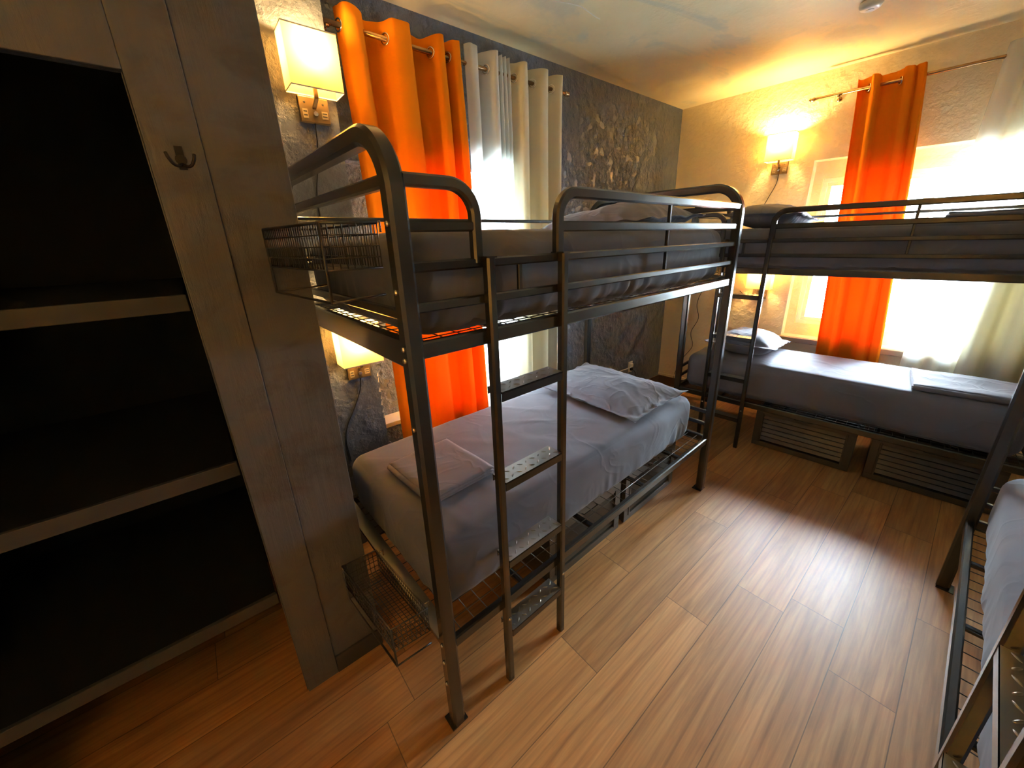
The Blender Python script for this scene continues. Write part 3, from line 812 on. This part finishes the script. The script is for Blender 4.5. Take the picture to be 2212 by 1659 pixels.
# ------------------------------------------------------------------ wall sconces
def sconce(M, label, cordpts, cord_label, watts=None):
    """local: x along the wall, y out of the wall, z up; origin = middle of shade bottom on the wall plane"""
    e = empty('wall_sconce'); e.matrix_world = M
    tag(e, label, 'wall lamp', 'bronze wall lamps with square cream shades')
    bp_ = MB().box(-.058, .058, 0, .022, -.098, -.004).build('back_plate', MAT['bronze'], e, bevel=0.003)
    s = MB()
    for x in (-.036, .036):
        s.lathe([(.0045, 0), (.004, .002), (0, .003)], 10, Matrix.Translation((x, .022, -.026)) @ Matrix.Rotation(R(-90), 4, 'X'))
    s.build('screw', MAT['dark_hole'], bp_)
    k = MB().lathe([(.011, 0), (.011, .006), (.009, .012), (.001, .013)], 16, Matrix.Translation((0, .022, -.066)) @ Matrix.Rotation(R(-90), 4, 'X')).build('switch_knob', MAT['chrome'], bp_, smooth=False, autos=35)
    q = MB().box(-.050, -.026, .022, .0235, -.080, -.052).build('power_socket', MAT['socket'], bp_)
    MB().box(-.047, -.029, .0235, .024, -.062, -.058).box(-.047, -.029, .0235, .024, -.073, -.069).build('slot', MAT['dark_hole'], bp_)
    q = MB().box(.028, .048, .022, .0235, -.084, -.050).build('usb_socket', MAT['socket'], bp_)
    MB().box(.031, .045, .0235, .024, -.062, -.057).box(.031, .045, .0235, .024, -.076, -.071).build('slot', MAT['dark_hole'], bp_)
    MB().sweep(arc_path([(0, .015, -.045), (0, .075, -.020), (0, .075, .045)], .008, 4), (1, 0, 0), .016, .010).build('arm', MAT['bronze'], e, autos=35)
    MB().lathe([(.018, .028), (.020, .030), (.020, .060), (.015, .064), (.002, .064)], 16, Matrix.Translation((0, .075, 0))).build('lamp_socket', MAT['bronze'], e, autos=35)
    bmesh_ = MB().lathe([(.010, .064), (.018, .078), (.024, .10), (.020, .122), (.008, .134), (.001, .136)], 16, Matrix.Translation((0, .075, 0)))
    bmesh_.build('bulb', MAT['bulb'], e, smooth=True)
    # four-sided shade, open above and below, with wall thickness
    x0, y0, y1, z0, z1 = .0975, .020, .125, 0.0, .198; t = .002
    sh = MB()
    o4 = [(-x0, y0), (x0, y0), (x0, y1), (-x0, y1)]
    vs = [(a, b, z) for z in (z0, z1) for a, b in o4]
    sh.add(vs, [(0, 1, 5, 4), (1, 2, 6, 5), (2, 3, 7, 6), (3, 0, 4, 7)])
    so = sh.build('lamp_shade', MAT['shade'], e)
    for z in (z0, z1): MB().sweep([(a, b, z) for a, b in o4], (0, 0, 1), .005, .0025, closed=True).build('shade_rim', MAT['plastic'], so)
    MB().tube([(-x0 + .001, .075, .03), (x0 - .001, .075, .03)], .0015, 6).build('shade_spider', MAT['bronze'], so)
    l = bpy.data.lights.new('lamp_light', 'POINT'); l.energy = watts or BULB_W; l.color = WARM; l.shadow_soft_size = 0.026
    lo = bpy.data.objects.new('lamp_light', l); COL.objects.link(lo); lo.parent = e; lo.location = (0, .075, .148)
    if cordpts:
        Mi = M.inverted()
        c = MB().tube([Mi @ q for q in smooth_path(cordpts, 6)], .0028, 6).build('power_cord', MAT['cord_black'], e, smooth=True)
        c['label'] = cord_label
    return e
def Mpier(y, z): return Matrix.Translation((XP, y, z)) @ Matrix.Rotation(R(-90), 4, 'Z')    # local x -> -Y, local y -> +X
sconce(Mpier(.176, 2.262), 'wall lamp on the charcoal pier, upper one beside the orange curtain',
       [(XP + .012, .172, 2.165), (XP + .006, .168, 2.08), (XP + .004, .150, 1.98), (XP + .004, .13, 1.88), (XP + .004, .125, 1.72), (XP + .004, .12, 1.45)], 'thin cord hanging below the upper pier lamp', 2.6)
sconce(Mpier(.176, 1.105), 'wall lamp on the charcoal pier, lower one above the bottom bunk',
       [(XP + .012, .18, 1.008), (XP + .005, .165, .93), (XP + .004, .12, .84), (XP + .004, .075, .76), (XP + .004, .055, .68), (XP + .004, .06, .55)], 'thin cord hanging below the lower pier lamp', 3.6)
def Mback(s, z): return Matrix.Translation(wb(s, 0, z)) @ Matrix.Rotation(TB + R(180), 4, 'Z')
for xn, zn, wn_, ln in ((1.50, 2.262, 8.0, 'added fill lamp on the unseen near wall behind the camera, upper one'), (1.50, 1.105, 1.5, 'added fill lamp on the unseen near wall behind the camera, lower one')):
    sconce(Matrix.Translation((xn, YN, zn)), ln, None, '', wn_)  # unseen lamps added to warm the floor nearest the camera
def wbl(s, z, off=-.005): return tuple(wb(s, off, z))
sconce(Mback(.905, 2.235), 'wall lamp on the cream wall, upper one left of the window',
       [wbl(.905, 2.14, -.012), wbl(.895, 2.06), wbl(.85, 1.95), wbl(.80, 1.83), wbl(.76, 1.70), wbl(.60, 1.45), wbl(.46, 1.25), wbl(.38, 1.09), wbl(.352, .967), wbl(.383, .824), wbl(.323, .666), wbl(.355, .517), wbl(.27, .369), wbl(.22, .25), wbl(.20, .16, -.03)],
       'long dark cord running from the upper back-wall lamp to the floor')
sconce(Mback(.915, 1.180), 'wall lamp on the cream wall, lower one seen between ladder rails',
       [wbl(.94, 1.085, -.012), wbl(.90, 1.07), wbl(.85, 1.075), wbl(.79, 1.10), wbl(.74, 1.14)], 'short cord looping left from the lower back-wall lamp', 5.0)

# ------------------------------------------------------------------ curtains and rods
def rod(p0, p1, label, brk):
    e = empty('curtain_rod', p0); tag(e, label, 'curtain rod', 'bronze curtain rods')
    a, b = Vector((0, 0, 0)), Vector(p1) - Vector(p0)
    MB().tube([a, b], .0115, 12).build('pole', MAT['rod'], e, smooth=True)
    d = b.normalized()
    rotq = d.to_track_quat('Z', 'Y').to_matrix().to_4x4()
    for q, sg in ((a, -1), (b, 1)):
        M4 = Matrix.Translation(q) @ (rotq if sg > 0 else rotq @ Matrix.Rotation(math.pi, 4, 'X'))
        MB().lathe([(.012, -.01), (.015, -.008), (.015, .004), (.009, .008), (.014, .016), (.014, .024), (.001, .030)], 14, M4).build('finial', MAT['rod'], e, smooth=True)
    for t, back in brk:
        q = b * t; w_ = Vector(back)
        m = MB(); m.tube([q + Vector((0, 0, -.013)), q + w_ * .5 + Vector((0, 0, -.02)), q + w_ + Vector((0, 0, -.02))], .005, 8)
        m.tube([q + Vector((0, 0, -.012)) + d * .0, q + Vector((0, 0, -.018))], .012, 10)
        n = w_.normalized()
        m.lathe([(.016, 0), (.016, .003), (.001, .004)], 14, Matrix.Translation(q + w_ + Vector((0, 0, -.02)) - n * .004) @ n.to_track_quat('Z', 'Y').to_matrix().to_4x4())
        m.build('bracket', MAT['rod'], e, smooth=True)
    return e
XR1 = -1.225; ZR1 = 2.598
rod((XR1, 0.29, ZR1), (XR1, 1.84, ZR1), 'bronze rod above the left window', [(0.02, (XW - XR1, 0, 0)), (0.97, (XW - XR1, 0, 0))])
OB = -0.075; ZR2 = 2.632
rod(tuple(wb(1.07, OB, ZR2)), tuple(wb(2.62, OB, ZR2 + .01)), 'thin rod above the back window', [(0.10, tuple(wb(0, -OB, 0) - wb(0, 0, 0))), (0.96, tuple(wb(0, -OB, 0) - wb(0, 0, 0)))])

def curtain(F, head, foot, ztop, zrod, zbot, mt, label, group, grom, waves=0.0, seed=0, hem=0.0, nz=46):
    """F(a, d, z) -> world; head/foot: lists of (along, depth) fold extremes"""
    H = smooth_path([(a, d, 0) for a, d in head], 10); G = smooth_path([(a, d, 0) for a, d in foot], 10)
    n = len(H); V = []; Fc = []
    for k in range(nz + 1):
        t = k / nz; z = ztop + (zbot - ztop) * t
        tt = t ** 0.8
        for i in range(n):
            a = H[i].x * (1 - tt) + G[i].x * tt; d = H[i].y * (1 - tt) + G[i].y * tt
            j = waves * noise.noise(Vector((a * 4 + seed, z * 1.6, seed)))
            zz = z
            if k == 0: zz += 0.006 * noise.noise(Vector((a * 12, seed, 0)))
            if k < 3: d += (1 - k / 3) * 0.006 * math.sin(i * .35)
            V.append(F(a + j * .4, d + j, zz))
    for k in range(nz):
        for i in range(n - 1): Fc.append((k*n + i, k*n + i + 1, (k+1)*n + i + 1, (k+1)*n + i))
    # cut away the fabric inside each eyelet is not needed: rings sit where the fabric crosses the rod
    mb = MB(); mb.v = [tuple(q) for q in V]; mb.f = Fc
    o = mb.build('curtain', mt, smooth=True, solid=0.0016)
    tag(o, label, 'curtain', group)
    for i in range(n - 1):
        if not (H[i].y < 0 <= H[i+1].y): continue
        t = -H[i].y / (H[i+1].y - H[i].y); a = H[i].x + (H[i+1].x - H[i].x) * t
        if grom and min(abs(a - g_) for g_ in grom) > .03: continue
        T = (F(H[i+1].x, H[i+1].y, zrod) - F(H[i].x, H[i].y, zrod)).normalized()
        Nn = T.cross(Vector((0, 0, 1)))
        M4 = Matrix.Translation(F(a, 0, zrod)) @ Nn.to_track_quat('Z', 'Y').to_matrix().to_4x4()
        m = MB(); rr = .023
        m.tube([M4 @ Vector((rr*math.cos(t*math.pi/10), rr*math.sin(t*math.pi/10), 0)) for t in range(20)], .0042, 8, True)
        g = m.build('grommet', MAT['chrome'], smooth=True); g.parent = o
    return o
def F1(a, d, z): return Vector((XR1 + d, a, z))
GR = 'curtains on the left window rod'
# grommet rings face along the folds
curtain(F1, [(.368, -.02), (.376, .01), (.388, .045), (.44, .05), (.478, 0), (.505, -.045), (.555, -.045), (.585, 0), (.61, .05), (.68, .055), (.715, 0), (.735, -.045), (.795, -.045), (.825, 0), (.845, .05), (.88, .045), (.90, 0), (.912, -.03), (.925, 0), (.945, .045), (.975, .045), (.995, -.01)],
        [(.42, -.03), (.43, -.01), (.445, .020), (.50, .030), (.53, 0), (.56, -.030), (.60, -.03), (.63, 0), (.66, .035), (.74, .035), (.775, 0), (.80, -.030), (.85, -.03), (.875, 0), (.90, .035), (.935, .03), (.955, 0), (.97, -.02), (.985, 0), (1.005, .03), (1.04, .03), (1.06, -.01)],
        2.668, ZR1, 0.33, MAT['orange'], 'bright orange curtain on the left window', GR,
        [], 0.008, 1)
curtain(F1, [(1.035, .00), (1.06, .040), (1.10, .030), (1.135, -.045), (1.16, -.03), (1.20, .045), (1.235, .04), (1.26, -.03), (1.275, .03), (1.29, -.03), (1.305, .03), (1.32, -.03), (1.335, .028), (1.35, -.02)],
        [(1.04, .00), (1.07, .035), (1.11, .025), (1.14, -.035), (1.17, -.02), (1.20, .035), (1.235, .03), (1.26, -.02), (1.28, .02), (1.295, -.02), (1.31, .02), (1.325, -.02), (1.34, .018), (1.355, -.02)],
        2.682, ZR1, 0.33, MAT['sheer'], 'white sheer curtain hanging right beside the orange one', GR,
        [1.04, 1.19], 0.004, 2)
curtain(F1, [(1.355, -.04), (1.385, .0), (1.41, .050), (1.455, .048), (1.475, -.03), (1.50, -.045), (1.535, .0), (1.565, .050), (1.625, .048), (1.645, -.03), (1.665, -.05), (1.70, .0), (1.73, .045), (1.76, .040), (1.77, -.03)],
        [(1.355, -.03), (1.39, .0), (1.42, .040), (1.46, .038), (1.485, -.02), (1.51, -.035), (1.54, .0), (1.57, .040), (1.62, .038), (1.65, -.02), (1.675, -.035), (1.70, .0), (1.73, .036), (1.765, .030), (1.785, -.03)],
        2.672, ZR1, 0.33, MAT['beige'], 'cream curtain at the right end of the left window rod', GR,
        [], 0.004, 3)
def F2(a, d, z): return wb(a, OB - d * .8, z)
GR2 = 'curtains on the back window rod'
curtain(F2, [(1.325, .0), (1.335, -.035), (1.365, -.045), (1.395, .0), (1.41, .05), (1.43, .06), (1.445, .02), (1.455, -.03), (1.50, -.045), (1.54, -.04), (1.56, .0), (1.575, .05), (1.60, .06), (1.615, .045), (1.625, .02), (1.64, .04), (1.665, .055), (1.675, .02)],
        [(1.435, .0), (1.45, -.03), (1.49, -.035), (1.515, .0), (1.53, .04), (1.56, .045), (1.575, .01), (1.59, -.03), (1.635, -.035), (1.67, -.03), (1.69, .0), (1.71, .04), (1.745, .045), (1.76, .03), (1.775, .0), (1.79, .03), (1.83, .045), (1.845, .01)],
        2.70, ZR2, 0.62, MAT['orange'], 'narrow orange curtain on the back window', GR2,
        [], 0.010, 5)
curtain(F2, [(2.02, .0), (2.05, .04), (2.10, .035), (2.125, -.03), (2.15, -.02), (2.18, .035), (2.215, .03), (2.24, -.02), (2.27, .0)],
        [(1.965, .0), (2.00, .03), (2.06, .03), (2.09, -.02), (2.13, -.02), (2.17, .03), (2.22, .025), (2.25, -.02), (2.30, .0)],
        2.71, ZR2, 0.62, MAT['sheer'], 'white sheer curtain hanging over the back window', GR2, [], 0.006, 6)
curtain(F2, [(2.27, .0), (2.30, .045), (2.34, .04), (2.37, -.03), (2.40, -.02), (2.43, .045), (2.47, .04), (2.50, -.03), (2.53, -.02), (2.56, .04), (2.60, .0)],
        [(2.25, .0), (2.29, .04), (2.34, .035), (2.38, -.03), (2.42, -.02), (2.46, .04), (2.51, .035), (2.55, -.03), (2.59, -.02), (2.63, .04), (2.68, .0)],
        2.71, ZR2, 0.62, MAT['beige'], 'cream curtain at the right end of the back window', GR2, [], 0.006, 7)

# ------------------------------------------------------------------ closet shelves, hook
for z0, z1, x1, lab in ((1.512, 1.556, -.49, 'charcoal closet shelf at the top of the opening'), (0.992, 1.040, -.50, 'charcoal closet shelf, middle one'), (0.462, 0.506, -.495, 'charcoal closet shelf, lowest one')):
    s = MB().box(XW + .012, x1, CY0 + .002, CY1 - .012, z0 + .012, z1).build('closet_shelf', MAT['closet_in'], bevel=0.002)  # board darkened for the closet shade; its front edge is the same paint, lighter
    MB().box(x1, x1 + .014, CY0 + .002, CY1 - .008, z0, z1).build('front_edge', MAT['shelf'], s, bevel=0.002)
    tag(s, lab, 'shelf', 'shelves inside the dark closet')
e = empty('coat_hook', (XC, -0.335, 1.88)); tag(e, 'small dark double coat hook on the closet casing', 'hook')
MB().lathe([(.012, 0), (.012, .003), (.002, .005)], 12, Matrix.Rotation(R(90), 4, 'Y')).box(0, .003, -.008, .008, -.022, .030).build('mounting_plate', MAT['hook'], e)
for sg in (-1, 1):
    MB().tube(smooth_path([(.003, 0, -.010), (.014, sg*.009, -.016), (.026, sg*.017, -.014), (.032, sg*.024, -.002), (.028, sg*.027, .010)], 6), .0036, 8).build('prong', MAT['hook'], e, smooth=True)

# ------------------------------------------------------------------ outlet, cables, smoke detector
e = empty('wall_outlet', (XW, 3.0, .345)); tag(e, 'cream double outlet low on the dark wall in the far corner', 'outlet')
MB().box(0, .008, -.036, .036, -.058, .058).build('cover_plate', MAT['plastic'], e, bevel=0.002)
pl = MB().box(.008, .034, -.022, .014, .004, .040).build('plug', MAT['plastic'], e, bevel=0.003)
MB().box(.008, .030, -.010, .022, -.040, -.010).build('black_plug', MAT['cord_black'], e, bevel=0.003)
c = MB().tube(smooth_path([(XW + .03, 2.98, .367), (XW + .05, 2.93, .362), (XW + .03, 2.80, .352), (XW + .012, 2.6, .335), (XW + .010, 2.3, .30), (XW + .010, 2.0, .27)], 6), .005, 8).build('power_cable', MAT['cord_white'], smooth=True)
tag(c, 'white cable running left from the outlet on the dark wall', 'cable')
c = MB().tube(smooth_path([(XW + .03, 3.006, .32), (XW + .055, 3.02, .29), (XW + .06, 3.04, .20), (XW + .10, 3.03, .06), (XW + .22, 2.98, .005), (XW + .45, 2.86, .004), (XW + .60, 2.95, .004), (XW + .52, 3.15, .004), (wb(.20, -.05).x, wb(.20, -.05).y, .004), (wb(.20, -.03).x, wb(.20, -.03).y, .15)], 6), .003, 8).build('power_cable', MAT['cord_black'], smooth=True)
tag(c, 'black cord dropping from the outlet onto the floor in the far corner', 'cable')
e = empty('smoke_detector', (.158, 2.76, ceil_z(.158))); tag(e, 'small round smoke detector on the ceiling', 'smoke detector')
MB().lathe([(.052, 0), (.052, -.012), (.044, -.026), (.030, -.034), (.001, -.035)], 28).build('housing', MAT['plastic'], e, autos=35)
MB().lathe([(.018, -.034), (.018, -.038), (.001, -.039)], 16).build('cap', MAT['white_paint'], e, autos=35)
